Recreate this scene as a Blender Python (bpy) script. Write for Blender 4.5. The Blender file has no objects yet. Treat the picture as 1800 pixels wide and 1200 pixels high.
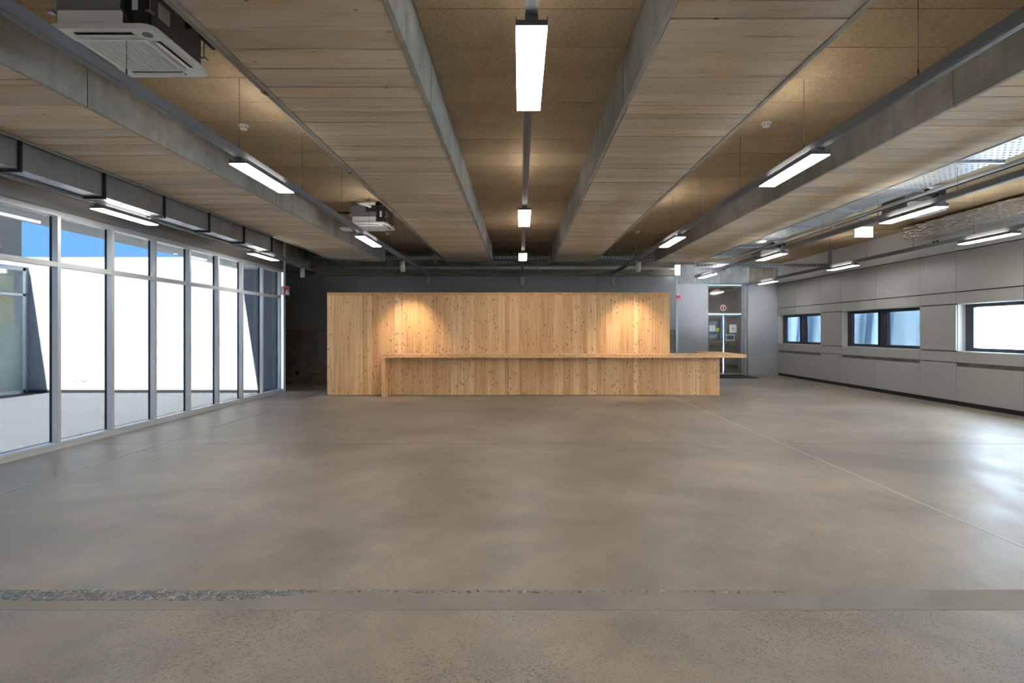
import bpy, bmesh, math, random
from mathutils import Vector, Matrix
random.seed(7)
S = bpy.context.scene
C = S.collection

# ---------------------------------------------------------------- camera, sky, sun, exposure
cd = bpy.data.cameras.new('camera'); cam = bpy.data.objects.new('camera', cd); C.objects.link(cam)
cam.location = (0, 0, 1.45); cam.rotation_euler = (math.pi/2, 0, 0)
cd.sensor_width = 36; cd.lens = 20.0; cd.shift_x = -14/1800; cd.shift_y = -17/1800
cd.clip_start = .05; cd.clip_end = 300
S.camera = cam
W = bpy.data.worlds.new('world'); S.world = W; W.use_nodes = True
bg = W.node_tree.nodes['Background']; bg.inputs[0].default_value = (.22, .53, 1, 1); bg.inputs[1].default_value = 30
sd = bpy.data.lights.new('sun', 'SUN'); sd.energy = 650; sd.angle = .01; sd.color = (1, .97, .92)
sun = bpy.data.objects.new('sun', sd); C.objects.link(sun); sun.location = (10, -20, 30)
sun.rotation_euler = Vector((.2, 1, -1.35)).to_track_quat('-Z', 'Y').to_euler()
S.view_settings.view_transform = 'Standard'; S.view_settings.look = 'None'
S.view_settings.exposure = 0; S.view_settings.gamma = 1; S.view_settings.use_curve_mapping = False
LED = 40.0         # radiance of the light diffusers
UP = 32.0          # radiance of their upper side

# ---------------------------------------------------------------- materials
def nt(name):
    m = bpy.data.materials.new(name); m.use_nodes = True
    return m, m.node_tree, m.node_tree.nodes['Principled BSDF']
def N(t, typ, **k):
    n = t.nodes.new(typ)
    for a, b in k.items():
        if a in n.inputs: n.inputs[a].default_value = b
        else: setattr(n, a, b)
    return n
def ramp(t, fac, stops, interp='LINEAR'):
    stops = list(stops)
    if stops[0][0] > 0: stops.insert(0, (0, stops[0][1]))
    if stops[-1][0] < 1: stops.append((1, stops[-1][1]))
    r = t.nodes.new('ShaderNodeValToRGB'); r.color_ramp.interpolation = interp
    e = r.color_ramp.elements
    e[0].color = (*stops[0][1], 1); e[1].color = (*stops[-1][1], 1)
    for p, c in stops[1:-1]: e.new(p).color = (*c, 1)
    t.links.new(fac, r.inputs[0]); return r.outputs[0]
def mix(t, fac, a, b, mode='MIX'):
    n = t.nodes.new('ShaderNodeMix'); n.data_type = 'RGBA'; n.blend_type = mode
    for sock, v in ((n.inputs[0], fac), (n.inputs[6], a), (n.inputs[7], b)):
        if isinstance(v, bpy.types.NodeSocket): t.links.new(v, sock)
        elif isinstance(v, (int, float)): sock.default_value = v
        else: sock.default_value = (*v, 1)
    return n.outputs[2]
def coords(t, scale=(1, 1, 1), obj_random=0.0, world=True):
    if world: src = t.nodes.new('ShaderNodeNewGeometry').outputs['Position']
    else: src = t.nodes.new('ShaderNodeTexCoord').outputs['Object']
    mp = N(t, 'ShaderNodeMapping'); mp.inputs['Scale'].default_value = scale
    t.links.new(src, mp.inputs['Vector'])
    out = mp.outputs[0]
    if obj_random:
        oi = t.nodes.new('ShaderNodeObjectInfo'); mu = N(t, 'ShaderNodeMath', operation='MULTIPLY'); mu.inputs[1].default_value = obj_random
        t.links.new(oi.outputs['Random'], mu.inputs[0])
        ad = N(t, 'ShaderNodeVectorMath', operation='ADD'); t.links.new(out, ad.inputs[0]); t.links.new(mu.outputs[0], ad.inputs[1]); out = ad.outputs[0]
    return out
def noise(t, vec, scale, detail=4, rough=.55, dist=0):
    n = N(t, 'ShaderNodeTexNoise'); n.inputs['Scale'].default_value = scale; n.inputs['Detail'].default_value = detail
    n.inputs['Roughness'].default_value = rough; n.inputs['Distortion'].default_value = dist
    t.links.new(vec, n.inputs['Vector']); return n.outputs['Fac']
def bump(t, b, h, strength=.3, dist=.01):
    n = N(t, 'ShaderNodeBump'); n.inputs['Strength'].default_value = strength; n.inputs['Distance'].default_value = dist
    t.links.new(h, n.inputs['Height']); t.links.new(n.outputs[0], b.inputs['Normal'])
def plain(name, col, rough=.5, metal=0, var=.06, scale=6):
    m, t, b = nt(name); v = coords(t); f = noise(t, v, scale, 3)
    c = mix(t, f, tuple(x*(1-var) for x in col), tuple(min(1, x*(1+var)) for x in col))
    t.links.new(c, b.inputs['Base Color']); b.inputs['Roughness'].default_value = rough; b.inputs['Metallic'].default_value = metal
    return m
def emit(name, col, s):
    m, t, b = nt(name); b.inputs['Base Color'].default_value = (.8, .8, .8, 1)
    b.inputs['Emission Color'].default_value = (*col, 1); b.inputs['Emission Strength'].default_value = s; return m
def glass(name, tint, refl=.06):
    m = bpy.data.materials.new(name); m.use_nodes = True; t = m.node_tree; t.nodes.clear()
    o = N(t, 'ShaderNodeOutputMaterial'); tr = N(t, 'ShaderNodeBsdfTransparent'); tr.inputs[0].default_value = (*tint, 1)
    gl = N(t, 'ShaderNodeBsdfGlossy'); gl.inputs['Roughness'].default_value = .02
    lw = N(t, 'ShaderNodeLayerWeight'); lw.inputs[0].default_value = .5
    pw = N(t, 'ShaderNodeMath', operation='POWER'); t.links.new(lw.outputs['Facing'], pw.inputs[0]); pw.inputs[1].default_value = 5
    fr = N(t, 'ShaderNodeMath', operation='MULTIPLY_ADD'); t.links.new(pw.outputs[0], fr.inputs[0]); fr.inputs[1].default_value = .5; fr.inputs[2].default_value = .025
    mx = N(t, 'ShaderNodeMixShader'); t.links.new(fr.outputs[0], mx.inputs[0]); t.links.new(tr.outputs[0], mx.inputs[1]); t.links.new(gl.outputs[0], mx.inputs[2])
    t.links.new(mx.outputs[0], o.inputs[0]); return m

def m_floor():
    m, t, b = nt('polished_concrete')
    v = coords(t); L = t.links.new
    big = noise(t, v, .55, 5, .6, .6); mid = noise(t, v, 2.3, 5, .6, .3)
    c1 = ramp(t, big, [(.3, (.22, .18, .138)), (.5, (.315, .258, .197)), (.68, (.405, .335, .252))])
    c2 = ramp(t, mid, [(.32, (.52, .54, .56)), (.62, (1.06, 1.06, 1.06))])
    c = mix(t, .55, c1, c2, 'MULTIPLY')
    vo = N(t, 'ShaderNodeTexVoronoi'); vo.inputs['Scale'].default_value = 105; L(v, vo.inputs['Vector'])
    sp = N(t, 'ShaderNodeSeparateColor'); L(vo.outputs['Color'], sp.inputs[0])
    pick = ramp(t, sp.outputs[0], [(0, (1, 1, 1)), (.3, (1, 1, 1)), (.31, (0, 0, 0))], 'CONSTANT')
    near = ramp(t, vo.outputs['Distance'], [(.36, (1, 1, 1)), (.55, (0, 0, 0))])
    k = mix(t, 1, pick, near, 'MULTIPLY')
    zone = ramp(t, noise(t, v, .8, 3), [(.38, (.25, .25, .25)), (.62, (1, 1, 1))])
    # coarser exposed aggregate on the older slab this side of the repair strip
    sx = N(t, 'ShaderNodeSeparateXYZ'); L(v, sx.inputs[0])
    lt = N(t, 'ShaderNodeMath', operation='LESS_THAN'); L(sx.outputs[1], lt.inputs[0]); lt.inputs[1].default_value = 2.97
    amt = mix(t, lt.outputs[0], (.4, .4, .4), (1, 1, 1))
    k = mix(t, 1, mix(t, 1, k, zone, 'MULTIPLY'), amt, 'MULTIPLY')
    grain = ramp(t, noise(t, v, 120, 3, .7), [(.35, (.86, .86, .86)), (.6, (1, 1, 1))])
    c = mix(t, .8, c, grain, 'MULTIPLY')
    c = mix(t, k, c, (.075, .07, .068))
    L(c, b.inputs['Base Color'])
    r = ramp(t, mid, [(.3, (.36, .36, .36)), (.7, (.5, .5, .5))]); L(r, b.inputs['Roughness'])
    b.inputs['Specular IOR Level'].default_value = .38
    return m
def m_woodwool():
    m, t, b = nt('wood_wool_board'); v = coords(t, obj_random=30); L = t.links.new
    f = noise(t, v, 70, 5, .75, 1.2); g = noise(t, v, 3, 3)
    c = ramp(t, f, [(.30, (.13, .09, .05)), (.43, (.40, .31, .205)), (.7, (.60, .49, .35))])
    c = mix(t, .35, c, ramp(t, g, [(.3, (.75, .72, .7)), (.7, (1.1, 1.05, 1))]), 'MULTIPLY')
    oi = t.nodes.new('ShaderNodeObjectInfo')
    c = mix(t, 1, c, ramp(t, oi.outputs['Random'], [(0, (.9, .9, .9)), (1, (1.08, 1.06, 1.04))]), 'MULTIPLY')
    L(c, b.inputs['Base Color']); b.inputs['Roughness'].default_value = .95; b.inputs['Specular IOR Level'].default_value = .1
    bump(t, b, f, .6, .006); return m
def m_boardcrete():
    m, t, b = nt('board_marked_concrete'); L = t.links.new
    v = coords(t, (1.1, 14, 14), obj_random=11); w = coords(t, obj_random=23)
    f = noise(t, v, 1.6, 6, .65, .25); g = noise(t, w, 1.7, 4, .6); st = noise(t, coords(t, (1.2, 3, 3), obj_random=40), 1.5, 4, .6)
    c = ramp(t, f, [(.25, (.40, .33, .25)), (.45, (.58, .50, .39)), (.75, (.66, .58, .47))])
    c = mix(t, ramp(t, st, [(.5, (0, 0, 0)), (.72, (.6, .6, .6))]), c, (.58, .38, .18))
    c = mix(t, ramp(t, g, [(.55, (0, 0, 0)), (.75, (.65, .65, .65))]), c, (.50, .49, .46))
    ln = noise(t, coords(t, (.7, 26, 1), obj_random=29), 1.3, 3, .5)
    c = mix(t, ramp(t, ln, [(.27, (.75, .75, .75)), (.33, (0, 0, 0))]), c, (.17, .12, .08))
    dots = N(t, 'ShaderNodeTexVoronoi'); dots.inputs['Scale'].default_value = 3; L(coords(t, (1, 2.2, 1), obj_random=17), dots.inputs['Vector'])
    c = mix(t, ramp(t, dots.outputs['Distance'], [(.03, (.8, .8, .8)), (.06, (0, 0, 0))]), c, (.12, .09, .06))
    oi = t.nodes.new('ShaderNodeObjectInfo')
    c = mix(t, 1, c, ramp(t, oi.outputs['Random'], [(0, (.84, .84, .86)), (1, (1.1, 1.06, 1.02))]), 'MULTIPLY')
    L(c, b.inputs['Base Color']); b.inputs['Roughness'].default_value = .85; b.inputs['Specular IOR Level'].default_value = .2
    bump(t, b, f, .35, .006); return m
def m_concrete(name, c0, c1, streak=True):
    m, t, b = nt(name); L = t.links.new; v = coords(t, (1, 1, 1), obj_random=9)
    f = noise(t, v, 2.2, 6, .62, .3); s = noise(t, coords(t, (4, 4, .5), obj_random=5), 2.5, 4)
    c = ramp(t, f, [(.3, c0), (.65, c1)])
    if streak: c = mix(t, .5, c, ramp(t, s, [(.35, (.72, .72, .7)), (.6, (1, 1, 1))]), 'MULTIPLY')
    h = N(t, 'ShaderNodeTexVoronoi'); h.inputs['Scale'].default_value = 9; L(v, h.inputs['Vector'])
    c = mix(t, ramp(t, h.outputs['Distance'], [(.03, (.7, .7, .7)), (.07, (0, 0, 0))]), c, tuple(x*.4 for x in c0))
    L(c, b.inputs['Base Color']); b.inputs['Roughness'].default_value = .8; bump(t, b, f, .25, .01); return m
def m_larch():
    m, t, b = nt('knotty_larch'); L = t.links.new
    v = coords(t, (22, 22, .9), obj_random=37); f = noise(t, v, 1.2, 5, .6, .5)
    c = ramp(t, f, [(.3, (.60, .32, .13)), (.52, (.76, .46, .215)), (.75, (.84, .57, .30))])
    oi = t.nodes.new('ShaderNodeObjectInfo')
    c = mix(t, 1, c, ramp(t, oi.outputs['Random'], [(0, (.86, .77, .70)), (.55, (1, .97, .93)), (.8, (1.04, 1.08, 1.14)), (1, (1.08, 1.16, 1.28))]), 'MULTIPLY')
    kv = N(t, 'ShaderNodeTexVoronoi'); kv.inputs['Scale'].default_value = 1; kv.inputs['Randomness'].default_value = 1
    L(coords(t, (15, 15, 8), obj_random=53), kv.inputs['Vector'])
    sp = N(t, 'ShaderNodeSeparateColor'); L(kv.outputs['Color'], sp.inputs[0])
    pick = ramp(t, sp.outputs[1], [(0, (1, 1, 1)), (.72, (0, 0, 0))], 'CONSTANT')
    halo = mix(t, 1, ramp(t, kv.outputs['Distance'], [(.1, (.6, .6, .6)), (.32, (0, 0, 0))]), pick, 'MULTIPLY')
    core = mix(t, 1, ramp(t, kv.outputs['Distance'], [(.1, (.95, .95, .95)), (.17, (0, 0, 0))]), pick, 'MULTIPLY')
    c = mix(t, halo, c, (.42, .19, .07)); c = mix(t, core, c, (.15, .06, .02))
    L(c, b.inputs['Base Color']); b.inputs['Roughness'].default_value = .5; return m
def m_cladding():
    m, t, b = nt('brushed_grey_cladding'); L = t.links.new
    f = noise(t, coords(t, (2, 2, 60), obj_random=13), 1.5, 4); g = noise(t, coords(t), .8, 3)
    c = mix(t, f, (.43, .42, .40), (.49, .48, .46)); c = mix(t, g, c, (.44, .44, .44))
    L(c, b.inputs['Base Color']); b.inputs['Roughness'].default_value = .42; b.inputs['Metallic'].default_value = .15; return m
def m_foil():
    m, t, b = nt('crumpled_foil'); f = noise(t, coords(t, (9, 9, 5)), 2.2, 6, .7, 1.5)
    b.inputs['Base Color'].default_value = (.88, .89, .92, 1); b.inputs['Metallic'].default_value = 1; b.inputs['Roughness'].default_value = .22
    bump(t, b, f, .6, .02); return m
def m_film(name, ca, cb):
    m = bpy.data.materials.new(name); m.use_nodes = True; t = m.node_tree; t.nodes.clear()
    o = N(t, 'ShaderNodeOutputMaterial'); tl = N(t, 'ShaderNodeBsdfTranslucent'); df = N(t, 'ShaderNodeBsdfDiffuse')
    f = noise(t, coords(t, (3, 3, 1)), 1.4, 4); c = mix(t, f, ca, cb)
    t.links.new(c, tl.inputs[0]); t.links.new(c, df.inputs[0])
    mx = N(t, 'ShaderNodeMixShader'); mx.inputs[0].default_value = .85; t.links.new(tl.outputs[0], mx.inputs[1]); t.links.new(df.outputs[0], mx.inputs[2])
    gl = N(t, 'ShaderNodeBsdfGlossy'); gl.inputs['Roughness'].default_value = .2
    m2 = N(t, 'ShaderNodeMixShader'); m2.inputs[0].default_value = .08; t.links.new(mx.outputs[0], m2.inputs[1]); t.links.new(gl.outputs[0], m2.inputs[2])
    t.links.new(m2.outputs[0], o.inputs[0]); return m

M = dict(floor=m_floor(), wool=m_woodwool(), board=m_boardcrete(),
    side=m_concrete('beam_side_concrete', (.25, .24, .21), (.41, .395, .36)),
    conc=m_concrete('raw_concrete', (.15, .13, .10), (.28, .25, .20)),
    conclight=m_concrete('grey_concrete', (.24, .25, .26), (.40, .41, .42)),
    larch=m_larch(), clad=m_cladding(), foil=m_foil(), filmbounce=m_film('white_bounce_sheet', (.70, .82, .92), (.82, .91, .98)), filmshade=m_film('blue_shade_sheeting', (.25, .40, .52), (.55, .68, .78)),  # white film is a bounce reflector; the other carries blue shade in its colour
    grout=m_concrete('smooth_grout', (.215, .19, .16), (.275, .245, .205), False),
    white=plain('white_plaster', (.72, .73, .75), .7, 0, .02), greypaint=plain('grey_paint', (.43, .45, .48), .6, 0, .03),
    backpanel=plain('dull_grey_panel', (.24, .24, .25), .35, .1, .05, 2), slab=plain('ceiling_slab', (.3, .27, .22), .9),
    alu=plain('light_aluminium', (.60, .61, .62), .4, .25, .03), head=plain('grey_ribbed_cladding', (.27, .265, .26), .45, .2, .04),
    gasket=plain('black_gasket', (.012, .014, .018), .5), dark=plain('anthracite_frame', (.035, .042, .055), .4, .2),
    track=plain('grey_track', (.17, .175, .19), .45, .2, .03), cap=plain('dark_endcap', (.12, .12, .135), .5),
    spot=plain('silver_lamp_body', (.42, .43, .44), .35, .3), galv=plain('galvanised_steel', (.36, .38, .41), .33, .75, .22, 5),
    galvlight=plain('perforated_zinc', (.5, .53, .55), .4, .5, .1), plastic=plain('white_plastic', (.74, .74, .72), .4, 0, .02),
    acbody=plain('grey_unit_casing', (.23, .235, .25), .5, .3), black=plain('black_rubber', (.015, .015, .016), .6),
    pipe=plain('grey_pipe', (.34, .31, .27), .5, .2), pipew=plain('pale_pipe', (.55, .57, .58), .5, .1), brown=plain('dark_socket', (.02, .018, .016), .6),
    red=plain('red_sign', (.42, .02, .03), .5), paper=plain('white_paper', (.72, .74, .74), .7), yellow=plain('yellow_note', (.55, .62, .08), .7),
    blue=plain('blue_notice', (.05, .12, .22), .5), mirror=None, cream=plain('cream_blind', (.9, .76, .48), .8), frost=plain('frosted_film', (.72, .74, .60), .6),
    cyard=plain('courtyard_paving', (.07, .072, .077), .8, 0, .08, 2), render=plain('white_render', (.285, .29, .30), .8, 0, .02), navy=plain('dark_facade', (.007, .009, .013), .7),
    building=plain('grey_render_facade', (.35, .38, .42), .8), ground=plain('site_ground', (.32, .31, .29), .9), soffit=plain('white_soffit', (.75, .74, .72), .7),
    mat=plain('black_door_mat', (.016, .016, .019), .9), joint=plain('pale_joint_filler', (.44, .41, .36), .5, 0, .25, 9), crack=plain('dark_saw_cut', (.12, .105, .09), .6),
    led=emit('led_diffuser', (1, .98, .95), LED), up=emit('uplight_diffuser', (1, .93, .82), UP), exitm=emit('lit_exit_sign', (.75, 1, .93), 5), emer=emit('lit_emergency_lamp', (.85, .93, 1), 14),
    pane=glass('clear_pane', (.95, .97, .97)), panedim=glass('view_dimming_pane', (.178, .186, .188)), panedimbl=glass('blue_dimming_pane', (.166, .18, .19)))  # dark tints added to dim the boosted daylight behind these panes
m, t, b = nt('reflective_door_glass'); b.inputs['Base Color'].default_value = (.34, .32, .29, 1); b.inputs['Metallic'].default_value = .9; b.inputs['Roughness'].default_value = .06
bump(t, b, noise(t, coords(t), 1.2, 2), .08, .05); M['mirror'] = m
m, t, b = nt('river_pebbles')
g = t.nodes.new('ShaderNodeNewGeometry')
t.links.new(ramp(t, g.outputs['Random Per Island'], [(0, (.035, .035, .038)), (.35, (.09, .09, .09)), (.7, (.19, .175, .155)), (1, (.34, .31, .26))]), b.inputs['Base Color']); b.inputs['Roughness'].default_value = .45
M['pebble'] = m

# ---------------------------------------------------------------- helpers
WL = {}       # world location of every object used as a parent
cache = {}
def link(o, loc, parent):
    C.objects.link(o); WL[o.name] = Vector(loc)
    if parent is None: o.location = loc
    else: o.parent = parent; o.location = Vector(loc) - WL[parent.name]
    return o
def tag(o, label=None, cat=None, group=None, kind=None):
    for k, v in (('label', label), ('category', cat), ('group', group), ('kind', kind)):
        if v: o[k] = v
    return o
def empty(name, loc, **k):
    o = bpy.data.objects.new(name, None); o.empty_display_size = .1; link(o, loc, None); return tag(o, **k)
def box(name, x0, x1, y0, y1, z0, z1, mat, parent=None, bevel=0, **k):
    d = (round(abs(x1-x0), 4), round(abs(y1-y0), 4), round(abs(z1-z0), 4)); key = (d, mat, bevel)
    if key not in cache:
        bm = bmesh.new(); bmesh.ops.create_cube(bm, size=1); bmesh.ops.scale(bm, vec=d, verts=bm.verts)
        if bevel: bmesh.ops.bevel(bm, geom=bm.edges[:], offset=bevel, segments=2, affect='EDGES', profile=.7)
        me = bpy.data.meshes.new(name); bm.to_mesh(me); bm.free(); me.materials.append(M[mat]); cache[key] = me
    o = bpy.data.objects.new(name, cache[key])
    link(o, ((x0+x1)/2, (y0+y1)/2, (z0+z1)/2), parent); return tag(o, **k)
def multi(name, boxes, mat, parent=None, **k):
    bm = bmesh.new(); cx = boxes[0]; o0 = Vector(((cx[0]+cx[1])/2, (cx[2]+cx[3])/2, (cx[4]+cx[5])/2))
    for x0, x1, y0, y1, z0, z1 in boxes:
        mt = Matrix.Translation(Vector(((x0+x1)/2, (y0+y1)/2, (z0+z1)/2)) - o0) @ Matrix.Diagonal((abs(x1-x0), abs(y1-y0), abs(z1-z0), 1))
        bmesh.ops.create_cube(bm, size=1, matrix=mt)
    me = bpy.data.meshes.new(name); bm.to_mesh(me); bm.free(); me.materials.append(M[mat])
    return tag(link(bpy.data.objects.new(name, me), o0, parent), **k)
def tube(name, a, b_, r, mat, parent=None, seg=14, r2=None, **k):
    a = Vector(a); b_ = Vector(b_); L = (b_-a).length; key = ('t', round(L, 4), r, r2, mat, seg)
    if key not in cache:
        bm = bmesh.new(); bmesh.ops.create_cone(bm, cap_ends=True, segments=seg, radius1=r, radius2=r if r2 is None else r2, depth=L)
        for f in bm.faces: f.smooth = len(f.verts) == 4
        me = bpy.data.meshes.new(name); bm.to_mesh(me); bm.free(); me.materials.append(M[mat]); cache[key] = me
    o = bpy.data.objects.new(name, cache[key]); link(o, (a+b_)/2, parent)
    o.rotation_euler = (b_-a).to_track_quat('Z', 'Y').to_euler(); return tag(o, **k)
def path(name, pts, r, mat, parent=None, **k):
    cu = bpy.data.curves.new(name, 'CURVE'); cu.dimensions = '3D'; cu.bevel_depth = r; cu.bevel_resolution = 3; cu.use_fill_caps = True
    p0 = Vector(pts[0]); sp = cu.splines.new('POLY'); sp.points.add(len(pts)-1)
    for i, p in enumerate(pts): sp.points[i].co = (*(Vector(p)-p0), 1)
    o = bpy.data.objects.new(name, cu); dg = bpy.context.evaluated_depsgraph_get()
    C.objects.link(o); dg.update(); me = bpy.data.meshes.new_from_object(o.evaluated_get(bpy.context.evaluated_depsgraph_get())); bpy.data.objects.remove(o)
    me.materials.clear(); me.materials.append(M[mat])
    return tag(link(bpy.data.objects.new(name, me), p0, parent), **k)
def prism(name, poly, y, depth, mat, parent=None, **k):
    """outline in X,Z extruded along Y"""
    bm = bmesh.new(); c = Vector((sum(p[0] for p in poly)/len(poly), y, sum(p[1] for p in poly)/len(poly)))
    f = bm.faces.new([bm.verts.new((p[0]-c.x, 0, p[1]-c.z)) for p in poly])
    e = bmesh.ops.extrude_face_region(bm, geom=[f]); bmesh.ops.translate(bm, vec=(0, depth, 0), verts=[v for v in e['geom'] if isinstance(v, bmesh.types.BMVert)])
    bmesh.ops.recalc_face_normals(bm, faces=bm.faces)
    me = bpy.data.meshes.new(name); bm.to_mesh(me); bm.free(); me.materials.append(M[mat])
    return tag(link(bpy.data.objects.new(name, me), c, parent), **k)
ORD = ['first', 'second', 'third', 'fourth', 'fifth', 'sixth']

# ---------------------------------------------------------------- dimensions (metres, camera above the origin)
ZC, ZB, ZF = 3.695, 3.29, 2.93        # ceiling boards, beam undersides, light diffusers
YB, YF, Y0 = 15.93, 19.0, -5.0        # back wall, wall of the door recess, wall behind the camera
XL, XR = -5.7, 8.6                    # glazed wall, window wall
YE0 = 13.8
BE = 14.96                            # beam ends

# ---------------------------------------------------------------- floor
floor = multi('floor', [(XL-.12, 9.0, Y0-.2, 20, -.2, 0), (-9.6, XL-.12, 13.95, 16.2, -.2, 0)], 'floor', kind='structure')
box('repair_strip', XL+.02, XR-.05, 2.965, 3.2, -.01, .0012, 'grout', floor)
jf = []
y = 3.2
while y < 14.5:
    l = random.uniform(.3, .7); w = random.uniform(.007, .014); x = 3.4 + random.uniform(-.004, .004)
    jf.append((x-w, x+w, y, min(14.5, y+l)+.002, -.01, .0012)); y += l
multi('joint_filler', jf, 'joint', floor)
multi('joint_filler', [(-4.66, -4.645, 2.9, 15.5, -.01, .001)], 'joint', floor)
multi('saw_cut', [(-5.6, 8.5, 7.36, 7.366, -.01, .001), (-4.64, -4.632, 2.9, 15.5, -.01, .001)], 'crack', floor)
bm = bmesh.new()
def pebble(x, y, s):
    mt = Matrix.Translation((x, y, .0012)) @ Matrix.Rotation(random.uniform(0, 3.1), 4, 'Z') @ Matrix.Diagonal((s*random.uniform(.8, 1.7), s*random.uniform(.5, .9), .0022, 1))
    bmesh.ops.create_icosphere(bm, subdivisions=1, radius=1, matrix=mt)
for i in range(2300):
    x = random.uniform(-3.05, -1.15); w = .055 if x < -1.6 else .055*max(0, (-1.15-x)/.45)**.6
    pebble(x, random.uniform(3.185-2*w, 3.185), random.choice([.005, .007, .009, .012, .016]))
x = -1.3
while x < 1.55:
    if random.random() < .72: pebble(x, 3.175+random.uniform(-.014, .012), random.choice([.006, .009, .013, .018]))
    x += random.uniform(.005, .03)
me = bpy.data.meshes.new('exposed_aggregate'); bm.to_mesh(me); bm.free(); me.materials.append(M['pebble'])
o = bpy.data.objects.new('exposed_aggregate', me); link(o, (0, 0, 0), None); o.parent = floor; o.location = -WL['floor']; tag(o, kind='stuff')

# ---------------------------------------------------------------- ceiling with wood-wool boards
ceiling = multi('ceiling', [(XL-.12, 8.87, Y0-.2, 20, ZC+.04, ZC+.3), (-9.6, XL-.12, 13.95, 16.2, 3.1, 3.22)], 'slab', kind='structure')
bays = [(-5.7, -4.78, 1), (-3.535, -1.95, 1), (-.727, .843, 1), (1.978, 3.54, 1), (4.74, 8.6, 3)]
for x0, x1, n in bays:
    yend = YB if x1 < 5 else YF
    y = 2.35
    while y < yend-.1:
        y2 = min(y+.535, yend)
        for j in range(n):
            w = (x1-x0)/n; dz = random.uniform(-.002, .002)
            box('ceiling_board', x0+j*w+.002, x0+(j+1)*w-.002, y+.003, y2-.003, ZC+dz, ZC+.045+dz, 'wool', ceiling)
        y += .535

# ---------------------------------------------------------------- concrete beams
def beam(x0, x1, label):
    r = empty('concrete_beam', (x0/2+x1/2, BE, ZB), label=label, cat='beam')
    box('beam_core', x0+.03, x1-.03, Y0, BE-.02, ZB+.024, ZC+.05, 'crack', r)
    for s, xa in ((-1, x0), (1, x1-.035)):
        e = [Y0, 1.05, 4.65, 8.25, 11.9, BE]
        for a, b_ in zip(e, e[1:]):
            d = random.uniform(-.003, .003)
            box('side_face', xa+d, xa+.035+d, a+.005, b_-.005, ZB-.001, ZC+.04, 'side', r)
    box('end_face', x0+.035, x1-.035, BE-.03, BE, ZB+.002, ZC+.04, 'side', r)
    box('underside', x0+.042, x1-.042, Y0, 2.1, ZB, ZB+.03, 'board', r)
    y = 2.1
    while y < BE-.04:
        w = random.choice([.1, .14, .18, .2, .22, .25, .28]) if y < 11.9 else random.choice([.25, .4, .6])
        y2 = min(BE-.032, y+w); dz = random.uniform(0, .007); g = random.choice([.0015, .003, .005, .007])
        box('formwork_board_mark', x0+.042, x1-.042, y+g, y2-g, ZB+dz, ZB+.03+dz, 'board', r)
        y = y2
    return r
bA = beam(-4.78, -3.535, 'broad board-marked concrete beam beside the metal duct of the glazed wall')
bB = beam(-1.95, -.727, 'broad board-marked concrete beam with a long pipe along its flank')
bC = beam(.843, 1.978, 'broad board-marked concrete beam between centre lights and the bay without cassette units')
bD = beam(3.54, 4.74, 'broad board-marked concrete beam beside the perforated cable tray')
multi('edge_strip', [(-4.8, -4.77, .5, BE-.1, ZB-.008, ZB+.02)], 'galvlight', bA)

# ---------------------------------------------------------------- back wall, door recess, walls out of view
wb = multi('wall_back', [(XL-.12, 4.36, YB, YB+.25, 0, ZC+.05), (-9.5, XL-.12, YB, YB+.25, 0, 3.2)], 'conc', kind='structure')
box('wall_bulkhead', XL-.12, XL, YE0, YB, 3.1, ZC+.05, 'conc', kind='structure')
for a, b_ in ((-9.02, -6.79), (-6.79, -4.56), (-4.56, -2.33), (-2.33, -.096), (-.096, 2.13), (2.13, 4.36)):
    box('wall_panel', a+.004, b_-.004, YB-.03, YB+.01, 1.51, 3.0, 'backpanel', wb)
box('ledge', -9.0, 4.36, YB-.1, YB+.01, 3.02, 3.07, 'conc', wb)
z = .03
while z < 1.5:
    h = random.choice([.1, .14, .18]); z2 = min(1.5, z+h)
    box('formwork_board_mark', -9.0, 4.36, YB-.012+random.uniform(0, .006), YB+.01, z+.002, z2-.002, 'conc', wb); z = z2
box('wall_recess', 4.2, 4.36, YB+.25, 19.5, 0, ZC+.05, 'greypaint', kind='structure')
box('trim_1', 4.36, 4.42, YB-.03, YB+.05, 0, ZC, 'galv', kind='structure')
wf = box('wall_far', 4.36, XR+.3, YF-.05, YF+.5, 3.05, ZC+.05, 'conclight', kind='structure')
box('partition', 4.36, 6.29, YF, YF+.1, 0, 3.05, 'greypaint', wf)
box('partition', 7.62, XR+.05, YF, YF+.1, 0, 3.05, 'greypaint', wf)
box('jamb', 6.2, 6.29, YF+.1, YF+.5, 0, 3.05, 'greypaint', wf); box('jamb', 7.66, 7.8, YF+.1, YF+.5, 0, 3.05, 'greypaint', wf)
box('pilaster', 7.62, 8.42, YF-.09, YF-.04, 3.06, ZC, 'conc', wf)
tube('conduit', (7.58, YF-.1, 3.06), (7.58, YF-.1, ZC), .022, 'pipew', wf)
box('wall_passage_side', -9.6, XL-.14, 13.951, 14.05, 0, 3.1, 'white', kind='structure')
box('wall_front', XL-.12, 9.0, Y0-.2, Y0, 0, ZC+.05, 'white', kind='structure')
box('wall_passage', -9.6, -9.5, 13.9, 16.2, 0, 3.2, 'conc', kind='structure')

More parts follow.
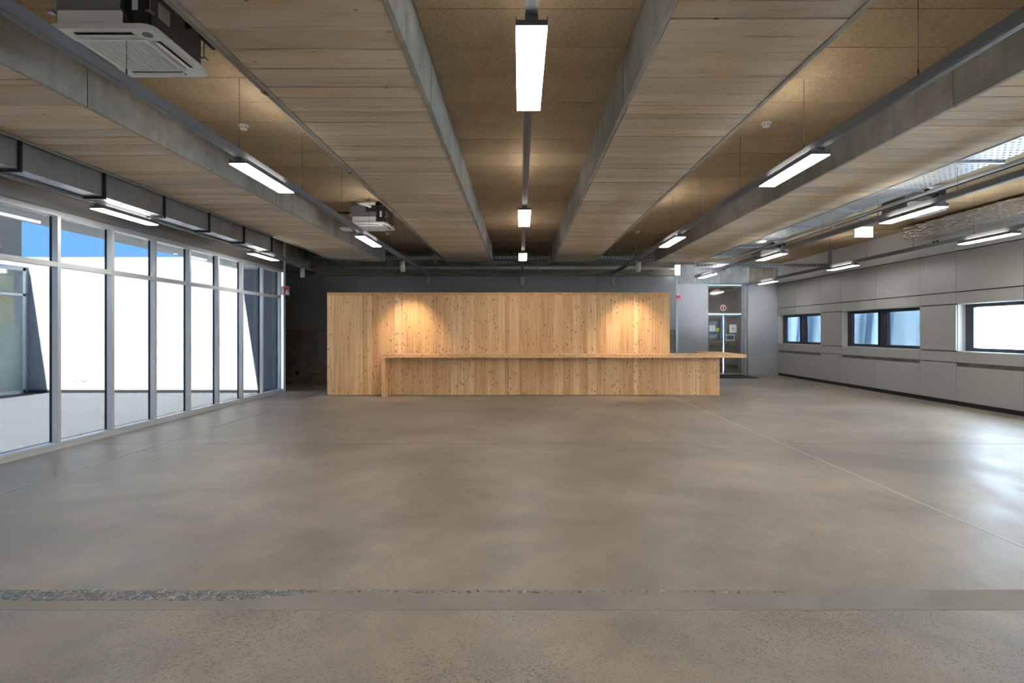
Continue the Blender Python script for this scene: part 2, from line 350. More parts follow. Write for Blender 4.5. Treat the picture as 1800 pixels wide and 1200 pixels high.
# door in the recess
yd = 19.46
d1 = multi('door_1', [(6.29, 6.34, yd-.05, yd+.05, 0, 3.04), (7.57, 7.66, yd-.3, yd+.05, 0, 3.04), (6.29, 7.57, yd-.05, yd+.05, 2.98, 3.04), (6.34, 7.57, yd-.04, yd+.04, 2.05, 2.1)], 'alu', kind='structure')
box('transom_pane', 6.34, 7.57, yd-.01, yd+.01, 2.1, 2.98, 'mirror', d1)
for a, b_, s in ((6.345, 6.945, 1), (6.965, 7.565, -1)):
    lf = box('door_leaf', a, b_, yd-.012, yd+.012, .03, 2.045, 'mirror', d1)
    multi('stile', [(a, a+.05, yd-.025, yd+.025, .03, 2.045), (b_-.05, b_, yd-.025, yd+.025, .03, 2.045), (a, b_, yd-.025, yd+.025, .03, .1), (a, b_, yd-.025, yd+.025, 1.98, 2.045)], 'acbody', lf)
    hx = b_-.03 if s == 1 else a+.03
    multi('door_handle', [(hx-.012, hx+.012, yd-.08, yd-.02, 1.04, 1.065), (hx-s*.15, hx, yd-.085, yd-.065, 1.04, 1.062)], 'cap', lf)
box('threshold', 6.34, 7.57, yd-.06, yd+.04, .0, .03, 'alu', d1)
tube('door_sign', (6.945, yd-.03, 2.27), (6.945, yd-.022, 2.27), .1, 'paper', d1, 24); tube('door_sign', (6.945, yd-.036, 2.27), (6.945, yd-.03, 2.27), .078, 'red', d1, 24)
multi('door_sign', [(6.92, 6.97, yd-.04, yd-.036, 2.285, 2.31), (6.93, 6.96, yd-.04, yd-.036, 2.23, 2.255)], 'paper', d1)
box('notice', 6.44, 6.72, yd-.016, yd-.013, 1.36, 1.68, 'blue', d1); box('notice', 6.47, 6.68, yd-.02, yd-.017, 1.46, 1.68, 'paper', d1)
box('notice', 6.69, 6.8, yd-.032, yd-.029, 1.46, 1.58, 'yellow', d1)
box('notice', 7.16, 7.4, yd-.016, yd-.013, 1.42, 1.7, 'paper', d1); box('notice', 7.21, 7.35, yd-.02, yd-.017, 1.47, 1.65, 'plastic', d1); box('notice', 7.26, 7.3, yd-.023, yd-.02, 1.53, 1.6, 'acbody', d1)
box('notice', 7.04, 7.34, yd-.018, yd-.015, 1.14, 1.36, 'paper', d1); box('notice', 7.07, 7.31, yd-.022, yd-.019, 1.18, 1.33, 'blue', d1)
box('door_mat', 6.2, 7.47, 17.75, 19.25, 0, .012, 'mat', label='black entrance mat lying in front of the reflective double door', cat='mat')

# ---------------------------------------------------------------- glazed wall to the courtyard
YE = 13.67
wl = multi('wall_left', [(XL-.12, XL, Y0, YE, 2.93, ZC+.05)], 'head', kind='structure')
for i in range(4): box('cladding_strip', XL-.002, XL+.012, Y0, YE, 2.95+i*.19, 2.95+i*.19+.183, 'head', wl)
box('sill_rail', XL-.12, XL+.01, Y0, YE, .0, .05, 'alu', wl); box('sill_rail', XL-.12, XL, Y0, YE, .053, .085, 'alu', wl)
box('head_rail', XL-.11, XL+.004, Y0, YE, 2.875, 2.94, 'alu', wl)
ms = [7.04+.932*k for k in range(-13, 8)]
for yy in ms:
    box('mullion', XL-.085, XL, yy-.025, yy+.025, .085, 2.88, 'alu', wl); box('gasket', XL-.103, XL-.07, yy-.0255, yy+.0255, .085, 2.88, 'gasket', wl)
for a, b_ in zip([Y0]+ms, ms+[YE]):
    a2 = a+.026; b2 = b_-.026
    if b2-a2 < .1: continue
    box('transom', XL-.085, XL-.004, a2, b2, 2.25, 2.31, 'alu', wl)
    box('pane', XL-.112, XL-.104, a2-.02, b2+.02, .086, 2.26, 'panedim', wl); box('pane', XL-.112, XL-.104, a2-.02, b2+.02, 2.3, 2.874, 'panedim', wl)
box('end_post', XL-.16, XL+.02, YE, YE+.12, 0, ZC, 'plastic', wl)

# courtyard outside it
box('courtyard_floor', -14, XL-.12, -12, 13.72, -.15, -.02, 'cyard', label='pale paved courtyard floor behind the glazed wall', cat='courtyard floor')
wc = box('wall_courtyard', -13, XL-.14, 13.72, 13.95, -.02, 3.25, 'render', kind='structure')
box('baseboard_courtyard', -11.85, XL-.14, 13.7, 13.72, -.02, .05, 'gasket', kind='structure')
so = box('wall_courtyard_socket', -10.78, -10.7, 13.705, 13.72, .26, .34, 'plastic', wc); so.name = 'socket_plate'
o = box('socket_plate', -10.62, -10.46, 13.705, 13.72, .26, .34, 'plastic', wc); box('socket_plate', -7.35, -7.27, 13.705, 13.72, .26, .34, 'plastic', wc)
ws = multi('wall_courtyard_side', [(-12.3, -11.85, -12, 10.4, 0, 3.0), (-12.3, -11.85, 13.62, 13.72, 0, 3.0), (-12.3, -11.85, 10.4, 13.62, 2.97, 3.0)], 'render', kind='structure')
w9 = multi('window_9', [(-11.9, -11.83, 13.54, 13.62, 0, 2.97), (-11.9, -11.83, 12.1, 12.18, 0, 2.97), (-11.9, -11.83, 10.4, 10.48, 0, 2.97), (-11.9, -11.83, 10.4, 13.62, 2.9, 2.97), (-11.9, -11.83, 10.4, 13.62, 2.3, 2.36), (-11.9, -11.83, 10.4, 13.62, 0, .07)], 'alu', kind='structure')
for a, b_ in ((10.48, 12.1), (12.18, 13.54)):
    box('pane', -11.87, -11.862, a, b_, .07, 2.3, 'pane', w9); box('pane', -11.87, -11.862, a, b_, 2.36, 2.9, 'pane', w9)
    box('frosted_film', -11.885, -11.88, a, b_, .07, 1.6, 'frost', w9); box('blind', -11.96, -11.94, a, b_-.12, .0, 2.8, 'cream', w9)
box('roof_eave', -6.75, XL-.1, Y0, 13.7, 2.95, 3.1, 'soffit', label='white roof eave overhanging the courtyard side of the glazed wall', cat='eave')
bm = bmesh.new(); fp = [(-21.9, 25), (-31.9, 36), (-52, 36), (-42, 25)]
f = bm.faces.new([bm.verts.new((p[0]+36, p[1]-30, -.2)) for p in fp]); ex = bmesh.ops.extrude_face_region(bm, geom=[f])
bmesh.ops.translate(bm, vec=(0, 0, 10), verts=[q for q in ex['geom'] if isinstance(q, bmesh.types.BMVert)]); bmesh.ops.recalc_face_normals(bm, faces=bm.faces)
me = bpy.data.meshes.new('dark_building'); bm.to_mesh(me); bm.free(); me.materials.append(M['navy'])
tag(link(bpy.data.objects.new('dark_building', me), (-36, 30, 0), None), label='dark navy building rising beyond the white courtyard wall', cat='building')

# ---------------------------------------------------------------- window wall
mods = [(19.3, 16.27), (15.25, 12.24), (11.22, 8.2), (7.18, 4.16), (3.15, .13)]
bx = [(8.66, 8.87, Y0, 20, 0, 1.06), (8.66, 8.87, Y0, 20, 2.0, ZC+.05)]
e = [20] + [q for md in mods for q in md] + [Y0]
for a, b_ in zip(e[0::2], e[1::2]): bx.append((8.66, 8.87, b_, a, 1.06, 2.0))
wr = multi('wall_right', bx, 'white', kind='structure')
box('upper_plaster', XR, 8.67, Y0, YF, 3.05, ZC, 'white', wr)
box('baseboard_right', XR+.03, 8.665, Y0, YF, 0, .085, 'gasket', kind='structure')
seg = []
for a, b_ in mods:
    mid = (a+b_)/2; seg += [(min(a, YF), mid, 1), (mid, b_, 1), (b_, b_-1.02, 0)]
for a, b_, win in seg:
    g = .004; lo = .77 if win else .835
    box('wall_panel', XR, XR+.025, b_+g, a-g, 2.245, 3.03, 'clad', wr)
    box('wall_panel', XR, XR+.025, b_+g, a-g, 2.005, 2.225, 'clad', wr)
    box('wall_panel', XR, XR+.025, b_+g, a-g, .85, 1.055, 'clad', wr)
    box('wall_panel', XR, XR+.025, b_+g, a-g, .09, lo, 'clad', wr)
    if not win: box('wall_panel', XR, XR+.025, b_+g, a-g, 1.075, 1.985, 'clad', wr)
    for za, zb in ((3.028, 3.052), (2.223, 2.247)) + (() if win else ((1.983, 2.007), (1.053, 1.077), (.833, .852))): box('shadow_gap', XR+.027, XR+.04, b_, a, za, zb, 'gasket', wr)
    if win: box('slot_back', XR+.05, XR+.06, b_, a, .76, .86, 'conc', wr)
tube('lock', (XR-.01, 15.3, .79), (XR+.01, 15.3, .79), .015, 'cap', wr)
for a in (11.68, 11.78): box('socket_plate', XR-.012, XR, a, a+.07, 3.25, 3.33, 'brown', wr)
for i, (a, b_) in enumerate(mods):
    a = min(a, YF); xw = 8.78; mid = (a+b_)/2
    bxs = [(xw, xw+.07, b_, a, 1.06, 1.11), (xw, xw+.07, b_, a, 1.95, 2.0), (xw, xw+.07, a-.2, a, 1.11, 1.95), (xw, xw+.07, b_, b_+.06, 1.11, 1.95), (xw, xw+.07, mid-.14, mid+.14, 1.11, 1.95)]
    w = multi('window_%d' % (i+1), bxs, 'dark', kind='structure')
    for p, q in ((b_+.06, mid-.14), (mid+.14, a-.2)):
        multi('sash', [(xw-.02, xw+.02, p, p+.035, 1.11, 1.95), (xw-.02, xw+.02, q-.035, q, 1.11, 1.95), (xw-.02, xw+.02, p, q, 1.11, 1.14), (xw-.02, xw+.02, p, q, 1.92, 1.95)], 'dark', w)
        box('pane', xw+.025, xw+.033, p, q, 1.11, 1.95, 'panedimbl' if i < 2 else 'pane', w)
    multi('reveal', [(XR+.03, xw, a-.012, a, 1.06, 2.0), (XR+.03, xw, b_, b_+.012, 1.06, 2.0), (XR+.03, xw, b_, a, 1.06, 1.07), (XR+.03, xw, b_, a, 1.99, 2.0)], 'plastic', w)

# site outside the windows: an added bounce sheet, then sheeting with painted blue shade
def sheet(name, x, y0, y1, z0, z1, amp, label, mat='filmbounce'):
    bm = bmesh.new(); ny, nz = 60, 26; vs = []
    ph = [random.uniform(0, 6) for _ in range(8)]
    for i in range(ny+1):
        for j in range(nz+1):
            u = i/ny; v = j/nz; yy = y0+(y1-y0)*u; zz = z0+(z1-z0)*v
            d = sum(math.sin(yy*(2.1+k*1.7)+ph[k]+zz*(.3+.25*k))*amp/(1+k*.6) for k in range(6))
            vs.append(bm.verts.new((x+d, yy, zz)))
    for i in range(ny):
        for j in range(nz):
            a = i*(nz+1)+j; f = bm.faces.new((vs[a], vs[a+1], vs[a+nz+2], vs[a+nz+1])); f.smooth = True
    me = bpy.data.meshes.new(name); bm.to_mesh(me); bm.free(); me.materials.append(M[mat])
    o = bpy.data.objects.new(name, me); link(o, (0, 0, 0), None); return tag(o, label, 'sheeting')
sheet('light_tuned_sheeting', 9.75, 1.0, 12.75, -.05, 5, .03, 'added white bounce sheet outside the brightest window')  # added sheet bouncing sunlight indoors; its colour carries the cool tint of daylight
sheet('light_tuned_sheeting', 9.6, 13.1, 17.2, -.05, 5, .05, 'crumpled plastic sheeting with painted blue shade outside the middle window', 'filmshade')  # blue of the shade outside is painted into the sheeting colour
sheet('light_tuned_sheeting', 9.65, 17.6, 23, -.05, 5, .05, 'crumpled plastic sheeting with painted blue shade outside the window beside the far corner', 'filmshade')
box('ground', -60, 60, -40, 80, -.35, -.21, 'ground', kind='structure')

# ---------------------------------------------------------------- timber wall and counter
YW = 12.95
tw = empty('timber_wall', (-.5, YW, 0), label='freestanding wall of knotty larch boards behind the long counter', cat='partition wall')
x = -4.39
edges = [x]
while x < 3.41:
    w = random.choice([.1, .12, .14, .15, .17, .2]); x = min(3.41, x+w)
    if 3.41-x < .06: x = 3.41
    edges.append(x)
for a, b_ in zip(edges, edges[1:]):
    d = random.uniform(-.0015, .0015); box('board', a+.0006, b_-.0006, YW+d, YW+.05+d, .012, 2.285, 'larch', tw)
box('core', -4.38, 3.4, YW+.045, YW+.14, .0, 2.28, 'larch', tw)
box('top_edge', -4.39, 3.41, YW-.002, YW+.14, 2.287, 2.318, 'larch', tw); box('top_edge', -4.39, 3.41, YW-.004, YW+.14, 2.319, 2.346, 'larch', tw)
ct = empty('counter', (.8, YW-.2, 0), label='long larch service counter with an end panel and an overhanging return', cat='counter')
YC = 12.6
for i, (za, zb) in enumerate(((.877, .9), (.901, .928), (.929, .952))):
    multi('counter_top', [(-3.06, 5.03, YC+.001*i, YW-.003, za, zb), (3.42, 5.03, YW-.003, YW+.28, za, zb), (4.41, 5.03, YW+.28, 14.4, za, zb)], 'larch', ct)
for i, (xa, xb) in enumerate(((-3.06, -3.038), (-3.037, -3.017), (-3.016, -2.995))): box('end_panel', xa, xb, YC+.005, YW-.003, 0, .876, 'larch', ct)
x = 3.415
while x < 4.545:
    w = random.choice([.12, .14, .16, .19]); x2 = min(4.545, x+w)
    if 4.545-x2 < .06: x2 = 4.545
    box('board', x+.0006, x2-.0006, YW-.001, YW+.05, .004, .876, 'larch', ct); x = x2
box('side_panel', 4.45, 4.545, YW+.05, 14.3, .004, .876, 'larch', ct)

# ---------------------------------------------------------------- light tracks, lights, spots
def track(x, ya, yb, label, hangers):
    r = empty('light_track', (x, yb, 3.0), label=label, cat='light track', group='ceiling light tracks')
    box('rail', x-.03, x+.03, ya, yb, 2.992, 3.06, 'track', r); box('rail_slot', x-.018, x+.018, ya, yb-.002, 2.989, 2.993, 'cap', r)
    for hy in hangers:
        tube('hanger_wire', (x, hy, 3.06), (x, hy, 3.33 if x == 5.0 else ZC+.01), .0022, 'cap', r, 6); tube('hanger_clip', (x, hy, 3.06), (x, hy, 3.11), .006, 'cap', r, 8)
    return r
def light(x, y, label):
    r = empty('led_panel_light', (x, y+.53, ZF), label=label, cat='light', group='suspended LED panel lights')
    box('housing', x-.078, x+.078, y, y+1.053, ZF+.006, ZF+.034, 'cap', r, .003)
    box('diffuser', x-.0765, x+.0765, y+.004, y+1.049, ZF, ZF+.0055, 'led', r)
    box('connector', x-.032, x+.032, y+.0, y+.1, ZF+.034, 2.988, 'cap', r); box('connector', x-.032, x+.032, y+.95, y+1.05, ZF+.034, 2.988, 'cap', r)
    multi('side_lip', [(x-.078, x-.0745, y, y+1.053, ZF+.033, ZF+.05), (x+.0745, x+.078, y, y+1.053, ZF+.033, ZF+.05)], 'cap', r)
    for s in (-1, 1): box('upper_diffuser', x+s*.056-.017, x+s*.056+.017, y+.12, y+.93, ZF+.034, ZF+.037, 'up', r)
rows = [(-5.1, 13.5, [-1.2, 2.85, 6.85, 10.8], 'track along the glazed wall', 'glazed-wall track'),
        (-2.49, 15.75, [-2.8, 1.05, 5.02, 8.86], 'track passing under the cassette units beside the long pipe', 'cassette-bay track'),
        (.057, 15.75, [-1.3, 2.76, 6.95, 10.8], 'centre track', 'centre track'),
        (2.52, 15.75, [-3.2, .75, 4.76, 8.92], 'track in the bay without cassette units', 'plain-bay track'),
        (5.0, 16.2, [-1.2, 2.75, 6.74, 10.8, 14.65], 'track beside the perforated cable tray', 'cable-tray track'),
        (7.5, 18.8, [.6, 4.6, 8.6, 12.7, 16.7], 'track along the window wall', 'window-wall track')]
for x, yb, ys, nm, sh in rows:
    track(x, Y0+.3, yb, 'slim grey ' + nm + ', hung on thin wires', [k*1.45+.7 for k in range(1, int(yb/1.45)+1) if k*1.45+.7 < yb and not 15 < k*1.45+.7 < 15.45])
    for i, yy in enumerate(ys):
        light(x, yy, 'flat lit LED panel, ' + ORD[len(ys)-1-i] + ' from the back-wall end of the ' + sh)
def spot(x, y, aim, label, watts=0, col=(1, .82, .6), size=78, blend=1):
    r = empty('spotlight', (x, y, 2.98), label=label, cat='spotlight', group='silver track spotlights')
    box('adapter', x-.03, x+.03, y-.05, y+.05, 2.96, 2.992, 'cap', r); tube('stem', (x, y, 2.92), (x, y, 2.962), .012, 'cap', r, 8)
    d = Vector(aim).normalized(); p = Vector((x, y, 2.925))
    tube('lamp_head', p - d*.02, p + d*.2, .052, 'spot', r, 20); tube('lens', p + d*.2, p + d*.203, .044, 'cap', r, 20)
    if watts:
        l = bpy.data.lights.new('spot_beam', 'SPOT'); l.energy = watts; l.color = col; l.spot_size = math.radians(size); l.spot_blend = blend; l.shadow_soft_size = .03
        lo = bpy.data.objects.new('spot_beam', l); link(lo, p + d*.215, r); lo.rotation_euler = d.to_track_quat('-Z', 'Y').to_euler()
spot(-2.49, 12.05, (-.03, .87, -2.2), 'tilted silver spotlight on the cassette-bay track shining on the timber wall', 190)
spot(2.52, 12.05, (0, .87, -2.2), 'tilted silver spotlight on the plain-bay track shining on the timber wall', 190)
spot(-5.1, 13.35, (0, .02, -1), 'silver spotlight at the far end of the glazed-wall track')
spot(-2.49, 15.5, (0, .02, -1), 'silver spotlight at the far end of the cassette-bay track', 20)
spot(.057, 15.5, (0, .02, -1), 'silver spotlight at the far end of the centre track')
spot(2.52, 15.5, (0, .02, -1), 'silver spotlight at the far end of the track in the plain bay')
spot(5.0, 14.0, (.33, 1, .03), 'tilted silver spotlight aimed at the concrete over the reflective door', 850, (.85, .93, 1), 52)
r = empty('emergency_downlight', (-2.62, 8.5, 2.98), label='small white emergency downlight clipped to the side of a light track', cat='light')
box('body', -2.66, -2.53, 8.4, 8.62, 2.97, 2.995, 'plastic', r, .006); tube('lens', (-2.6, 8.51, 2.964), (-2.6, 8.51, 2.972), .03, 'pipew', r)

# ---------------------------------------------------------------- ceiling cassettes
def cassette(xc, y, label, pipes=False):
    z = 3.3; w = .335
    r = empty('ceiling_cassette', (xc, y+w, z), label=label, cat='air conditioner', group='ceiling cassette units')
    # face panel with rounded corners
    bm = bmesh.new(); pts = []; rc = .07
    for cx, cy, a0 in ((w-rc, w-rc, 0), (-w+rc, w-rc, 90), (-w+rc, -w+rc, 180), (w-rc, -w+rc, 270)):
        for k in range(6):
            a = math.radians(a0+k*18); pts.append((cx+rc*math.cos(a), cy+rc*math.sin(a)))
    lo = [bm.verts.new((p[0], p[1], 0)) for p in pts]; hi = [bm.verts.new((p[0]*.985, p[1]*.985, .035)) for p in pts]
    bm.faces.new(lo[::-1]); bm.faces.new(hi)
    for i in range(len(pts)): bm.faces.new((lo[i], lo[(i+1) % len(pts)], hi[(i+1) % len(pts)], hi[i]))
    me = bpy.data.meshes.new('face_panel'); bm.to_mesh(me); bm.free(); me.materials.append(M['plastic'])
    fp = link(bpy.data.objects.new('face_panel', me), (xc, y+w, z), r)
    yc = y+w
    gr = box('grille', xc-.2, xc+.2, yc-.2, yc+.2, z-.004, z+.002, 'acbody', fp)
    for i in range(22):
        gx = xc-.195+i*.39/21; box('grille_slat', gx-.005, gx+.005, yc-.2, yc+.2, z-.009, z-.003, 'plastic', fp)
    multi('grille_frame', [(xc-.215, xc-.2, yc-.215, yc+.215, z-.01, z), (xc+.2, xc+.215, yc-.215, yc+.215, z-.01, z), (xc-.2, xc+.2, yc-.215, yc-.2, z-.01, z), (xc-.2, xc+.2, yc+.2, yc+.215, z-.01, z)], 'plastic', fp)
    for dx, dy, lx, ly in ((0, -.265, .36, .05), (0, .265, .36, .05), (-.265, 0, .05, .36), (.265, 0, .05, .36)):
        box('air_outlet', xc+dx-lx/2, xc+dx+lx/2, yc+dy-ly/2, yc+dy+ly/2, z-.003, z+.002, 'brown', fp)
        fl = box('flap', xc+dx-lx/2, xc+dx+lx/2, yc+dy-(.018 if lx > ly else ly/2), yc+dy+(.018 if lx > ly else ly/2), z-.012, z-.006, 'plastic', fp) if lx > ly else box('flap', xc+dx-.018, xc+dx+.018, yc+dy-ly/2, yc+dy+ly/2, z-.012, z-.006, 'plastic', fp)
        if lx > ly: fl.rotation_euler = (.35 if dy < 0 else -.35, 0, 0)
        else: fl.rotation_euler = (0, -.35 if dx < 0 else .35, 0)
    tube('badge', (xc+.26, yc-.26, z-.004), (xc+.26, yc-.26, z+.002), .03, 'cap', fp, 20)
    box('casing', xc-.287, xc+.287, yc-.287, yc+.287, z+.035, 3.62, 'acbody', r, .004)
    box('insulation', xc-.27, xc+.13, yc-.3, yc-.286, z+.05, z+.13, 'plastic', r)
    box('control_box', xc+.15, xc+.3, yc-.32, yc-.286, z+.04, 3.6, 'black', r); box('type_label', xc+.205, xc+.24, yc-.324, yc-.319, z+.12, z+.22, 'paper', r)
    box('type_label', xc+.286, xc+.289, yc-.2, yc-.08, z+.14, z+.24, 'paper', r); box('type_label', xc-.02, xc+.1, yc-.29, yc-.286, z+.2, z+.25, 'yellow', r)
    path('cable', [(xc+.2, yc-.33, 3.62), (xc+.17, yc-.34, 3.52), (xc+.16, yc-.34, 3.42), (xc+.2, yc-.33, 3.35)], .014, 'black', r)
    for sx in (-1, 1):
        for sy in (-1, 1): tube('hanger_rod', (xc+sx*.3, yc+sy*.3, 3.42), (xc+sx*.3, yc+sy*.3, ZC+.01), .005, 'galv', r, 8); box('bracket', xc+sx*.285, xc+sx*.32, yc+sy*.3-.02, yc+sy*.3+.02, 3.41, 3.425, 'galv', r)
    if pipes:
        path('drain_pipe', [(xc+.05, yc-.3, 3.58), (xc+.05, yc-.42, 3.6), (xc-.12, yc-.46, 3.63), (xc+.55*pipes, yc-.46, 3.63)], .035, 'pipew', r)
        box('valve', xc-.02, xc+.14, yc-.38, yc-.3, 3.5, 3.6, 'black', r)
    else:
        path('drain_pipe', [(xc+.29, yc+.1, 3.55), (xc+.36, yc+.1, 3.55), (xc+.37, yc+.16, 3.5), (xc+.37, yc+.3, 3.5)], .02, 'black', r)
cassette(-2.58, 3.47, 'white square ceiling cassette with slatted grille, the one farther from the timber wall')
cassette(-2.61, 9.74, 'white square ceiling cassette with pale drain pipe, on the cassette-bay track', .3)
bpy.context.view_layer.update()
path('refrigerant_pipe', [(-2.9, 10.1, 3.56), (-3.25, 10.1, 3.56), (-3.3, 10.1, 3.5)], .02, 'black', bpy.data.objects['ceiling_cassette.001'])
cassette(6.15, 8.6, 'grey-cased ceiling cassette above the cable-tray light track, beside the foil-wrapped duct', .45)
cassette(6.1, 13.7, 'grey-cased ceiling cassette above the cable-tray light track, towards the door recess', .45)

# ---------------------------------------------------------------- ducts, trays, pipes
r = empty('ventilation_duct', (-4.93, 11.07, 3.02), label='galvanised rectangular duct with flanges running above the glazed wall', cat='duct')
yy = [11.07-1.115*k for k in range(0, 11)]
for b_, a in zip(yy, yy[1:]):
    box('duct_section', -5.03, -4.84, a+.014, b_-.014, 3.02, 3.44, 'galv', r)
    multi('seam', [(-4.841, -4.836, a+.37, a+.376, 3.02, 3.44), (-4.841, -4.836, a+.74, a+.746, 3.02, 3.44), (-5.03, -4.84, a+.37, a+.376, 3.016, 3.021)], 'galvlight', r)
for a in yy: multi('flange', [(-5.06, -4.815, a-.014, a+.014, 2.99, 3.03), (-4.845, -4.815, a-.014, a+.014, 3.03, 3.46), (-5.06, -5.025, a-.014, a+.014, 3.03, 3.46), (-5.06, -4.815, a-.014, a+.014, 3.43, 3.46)], 'gasket', r)
for a in (10.5, 7.2, 3.9): tube('hanger_rod', (-4.93, a, 3.43), (-4.93, a, ZC+.01), .005, 'galv', r, 8)
r = empty('foil_wrapped_duct', (8.33, 12.05, 3.36), label='foil-wrapped rectangular duct high along the window wall', cat='duct')
ys = [12.05, 10.83, 9.63, 8.42, 7.2, 6.0]
for b_, a in zip(ys, ys[1:]):
    bm = bmesh.new(); bmesh.ops.create_cube(bm, size=1); bmesh.ops.subdivide_edges(bm, edges=bm.edges[:], cuts=13, use_grid_fill=True)
    for q in bm.verts:
        q.co = Vector((q.co.x*.43, q.co.y*(b_-a-.008), q.co.z*.275)) + Vector((random.uniform(-1, 1)*.011, random.uniform(-1, 1)*.006, random.uniform(-1, 1)*.009))
    me = bpy.data.meshes.new('foil_section'); bm.to_mesh(me); bm.free(); me.materials.append(M['foil'])
    link(bpy.data.objects.new('foil_section', me), (8.325, (a+b_)/2, 3.508), r); box('tape_band', 8.095, 8.555, a-.03, a+.03, 3.355, 3.66, 'foil', r, .01)
# perforated cable tray along the beam
def tray_long(name, xa, xb, ya, yb, z, parent):
    n = 0; bxs = []
    w = (xb-xa)/9
    for i in range(9): bxs.append((xa+i*w, xa+i*w+w*.62, ya, yb, z, z+.003))
    y = ya
    while y < yb: bxs.append((xa, xb, y, y+.05, z+.0005, z+.0035)); y += .085
    return multi('perforated_base', bxs, 'galvlight', parent)
r = empty('cable_tray', (5.08, 15, 3.36), label='long perforated zinc cable tray beside a beam on flat brackets', cat='cable tray')
tray_long('base', 4.78, 5.38, 1.5, 14.8, 3.36, r)
for xa in (4.775, 5.378): box('side_rail', xa, xa+.006, 1.5, 14.8, 3.36, 3.43, 'galvlight', r)
for a in (2.5, 3.8, 5.07, 6.35, 7.63, 8.96, 10.25, 11.5, 12.8, 14.1):
    multi('bracket', [(4.76, 5.42, a, a+.04, 3.335, 3.358)], 'galv', r); tube('hanger_rod', (5.43, a+.02, 3.33), (5.43, a+.02, ZC+.01), .006, 'galv', r, 8)
tube('conduit_pipe', (5.5, 1.0, 3.33), (5.5, 14.85, 3.33), .024, 'pipew', label='thin pale conduit running beside the cable tray', cat='conduit')
tube('black_cable', (5.57, 1.0, 3.31), (5.57, 14.85, 3.33), .01, 'black', label='thin black cable running beside the pale conduit', cat='cable')
r = empty('sprinkler_pipe', (-2.07, 15.3, 3.4), label='long grey-brown pipe along the flank of a concrete beam', cat='pipe')
tube('pipe', (-2.06, 0, 3.4), (-2.06, 15.0, 3.4), .027, 'pipe', r)
for a in (2.5, 4.6, 6.9, 9.2, 11.5, 13.8): tube('coupling', (-2.06, a-.03, 3.4), (-2.06, a+.03, 3.4), .032, 'cap', r)
for a in (3.5, 6.0, 8.5, 11, 13.5): box('clip', -2.04, -1.957, a-.015, a+.015, 3.39, 3.41, 'galv', r)
r = empty('service_pipe', (-1, 15.5, 3.2), label='horizontal grey pipe crossing above the timber wall in front of the concrete', cat='pipe')
tube('pipe', (-8.5, 15.5, 3.2), (4.2, 15.5, 3.2), .055, 'pipe', r)
for a in (-5, -2.2, .5, 3.2): tube('hanger_rod', (a, 15.5, 3.25), (a, 15.5, ZC+.04), .006, 'galv', r, 8); tube('pipe_clamp', (a-.02, 15.5, 3.2), (a+.02, 15.5, 3.2), .063, 'galv', r)
r = empty('cross_tray', (-1, 15.2, 3.4), label='dark zinc cable tray crossing behind the beam ends above the timber wall', cat='cable tray')
box('base', -6.5, 4.4, 15.1, 15.35, 3.38, 3.385, 'galv', r)
for ya in (15.095, 15.35):
    box('side_rail', -6.5, 4.4, ya, ya+.006, 3.38, 3.46, 'galv', r)
x = -6.3
while x < 4.3: box('slot', x, x+.05, 15.092, 15.095, 3.41, 3.43, 'gasket', r); x += .1
for a in (-4.6, -2.3, .75, 3.0): box('hanger_bracket', a, a+.06, 15.2, 15.24, 3.3, ZC+.03, 'galv', r)
r = empty('strut_channel', (6.3, 14.9, 3.2), label='horizontal perforated steel strut hung across the bay beside the window wall', cat='strut')
box('channel', 4.6, 8.13, 14.9, 14.96, 3.15, 3.24, 'galv', r)
x = 4.65
while x < 8.1: box('slot', x, x+.045, 14.897, 14.9, 3.185, 3.205, 'gasket', r); x += .09
box('hanger_post', 8.1, 8.17, 14.9, 14.97, 3.12, ZC+.01, 'galv', r)
r = empty('junction_cabling', (4.6, 15.3, 3.3), label='short grey pipes bundled at the corner over the steel post', cat='pipe')
tube('pipe', (4.66, 15.1, 3.28), (6.3, 15.1, 3.31), .03, 'pipew', r); tube('pipe', (4.66, 15.25, 3.2), (5.9, 15.25, 3.2), .02, 'galv', r); box('junction_box', 4.62, 4.75, 15.05, 15.2, 3.3, 3.42, 'plastic', r)

# ---------------------------------------------------------------- small fittings
def smoke(x, y, label):
    r = empty('smoke_detector', (x, y, ZC), label=label, cat='smoke detector', group='ceiling smoke detectors')
    tube('base', (x, y, ZC+.002), (x, y, ZC-.018), .055, 'plastic', r, 24); tube('head', (x, y, ZC-.018), (x, y, ZC-.05), .05, 'plastic', r, 24, .036)
    for k in range(8):
        a = k*math.pi/4; box('vent', x+.04*math.cos(a)-.005, x+.04*math.cos(a)+.005, y+.04*math.sin(a)-.005, y+.04*math.sin(a)+.005, ZC-.04, ZC-.024, 'brown', r)
smoke(-3.0, 6.18, 'white smoke detector on the cassette-bay ceiling between the two cassettes')
smoke(2.64, 6.1, 'white smoke detector on the plain-bay ceiling, between two of its lit panels')
smoke(-3.0, 12.9, 'white smoke detector behind the cassette with the pale drain pipe')
smoke(2.62, 12.7, 'white smoke detector on the plain-bay ceiling, towards the back wall')
smoke(6.6, 12.0, 'white smoke detector on the ceiling beside the lit exit sign')
r = empty('access_point', (4.95, 11.7, 3.3), label='flat white round device under the cable tray', cat='access point')
tube('dome', (4.95, 11.7, 3.33), (4.95, 11.7, 3.285), .12, 'plastic', r, 28, .1); tube('mount', (4.95, 11.7, 3.33), (4.95, 11.7, 3.36), .05, 'galv', r)
r = empty('exit_sign', (6.7, 11.1, 3.4), label='glowing exit sign hung from the ceiling by two wires', cat='exit sign')
box('mount', 6.6, 6.8, 11.07, 11.14, ZC-.06, ZC, 'spot', r); box('sign_body', 6.52, 6.88, 11.085, 11.125, 3.29, 3.5, 'plastic', r)
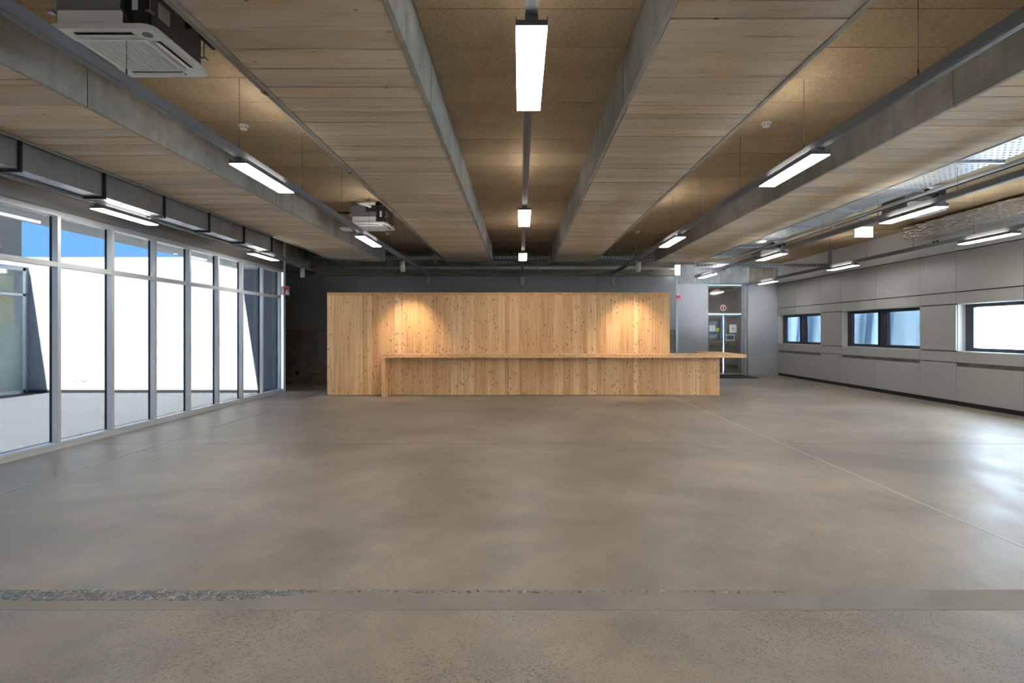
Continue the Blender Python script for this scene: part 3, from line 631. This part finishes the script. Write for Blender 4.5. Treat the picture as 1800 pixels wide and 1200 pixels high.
box('lit_face', 6.525, 6.875, 11.081, 11.085, 3.295, 3.495, 'exitm', r)
for a in (6.62, 6.78): tube('wire', (a, 11.1, 3.5), (a, 11.1, ZC-.05), .003, 'cap', r, 6)
r = empty('emergency_light', (4.3, 15.55, 3.0), label='very bright upright emergency lamp at the corner of the back wall', cat='light')
box('lamp', 4.24, 4.36, 15.5, 15.56, 3.0, 3.27, 'emer', r); box('bracket', 4.26, 4.34, 15.56, YB-.03, 3.2, 3.24, 'galv', r)
r = empty('fire_extinguisher_sign', (-5.62, 13.62, 2.43), label='square red fire extinguisher sign with white border on the end post', cat='sign')
ys = 13.61
box('plate', -5.73, -5.52, ys, ys+.01, 2.33, 2.54, 'paper', r); box('red_field', -5.72, -5.53, ys-.003, ys, 2.34, 2.53, 'red', r)
prism('extinguisher_mark', [(-5.7, 2.35), (-5.645, 2.35), (-5.645, 2.45), (-5.655, 2.47), (-5.64, 2.5), (-5.65, 2.515), (-5.69, 2.515), (-5.705, 2.49), (-5.69, 2.47), (-5.7, 2.45)], ys-.006, .003, 'paper', r)
prism('flame_mark', [(-5.61, 2.35), (-5.55, 2.35), (-5.54, 2.385), (-5.555, 2.41), (-5.56, 2.44), (-5.575, 2.475), (-5.585, 2.44), (-5.605, 2.425), (-5.6, 2.4), (-5.615, 2.38)], ys-.006, .003, 'paper', r)
r = empty('wall_device', (-6.5, YB-.1, 2.3), label='small dark wall device with black underside below the red sign', cat='device')
box('body', -6.64, -6.42, YB-.13, YB-.03, 2.27, 2.44, 'acbody', r, .01); box('display', -6.57, -6.48, YB-.135, YB-.13, 2.34, 2.4, 'brown', r); box('tray', -6.62, -6.44, YB-.12, YB-.04, 2.25, 2.268, 'black', r)
r = empty('electrical_cabinet', (-5.3, YB-.05, .54), label='grey flush electrical cabinet on the dark concrete beside the timber wall', cat='cabinet')
box('frame', -5.65, -4.95, YB-.045, YB-.014, .54, 1.48, 'backpanel', r); box('cabinet_door', -5.61, -4.99, YB-.055, YB-.046, .58, 1.44, 'backpanel', r)
box('wall_socket', -6.28, -6.18, YB-.03, YB-.013, .25, .35, 'brown', label='black wall socket low on the dark concrete back wall', cat='socket')
r = empty('small_red_sign', (4.5, YB-.1, 2.4), label='small red and white sign on the steel post beside the grey partition', cat='sign')
box('plate', 4.37, 4.47, YB-.045, YB-.035, 2.32, 2.46, 'red', r); box('mark', 4.375, 4.405, YB-.048, YB-.045, 2.325, 2.37, 'paper', r); box('mark', 4.43, 4.45, YB-.048, YB-.045, 2.33, 2.4, 'paper', r)
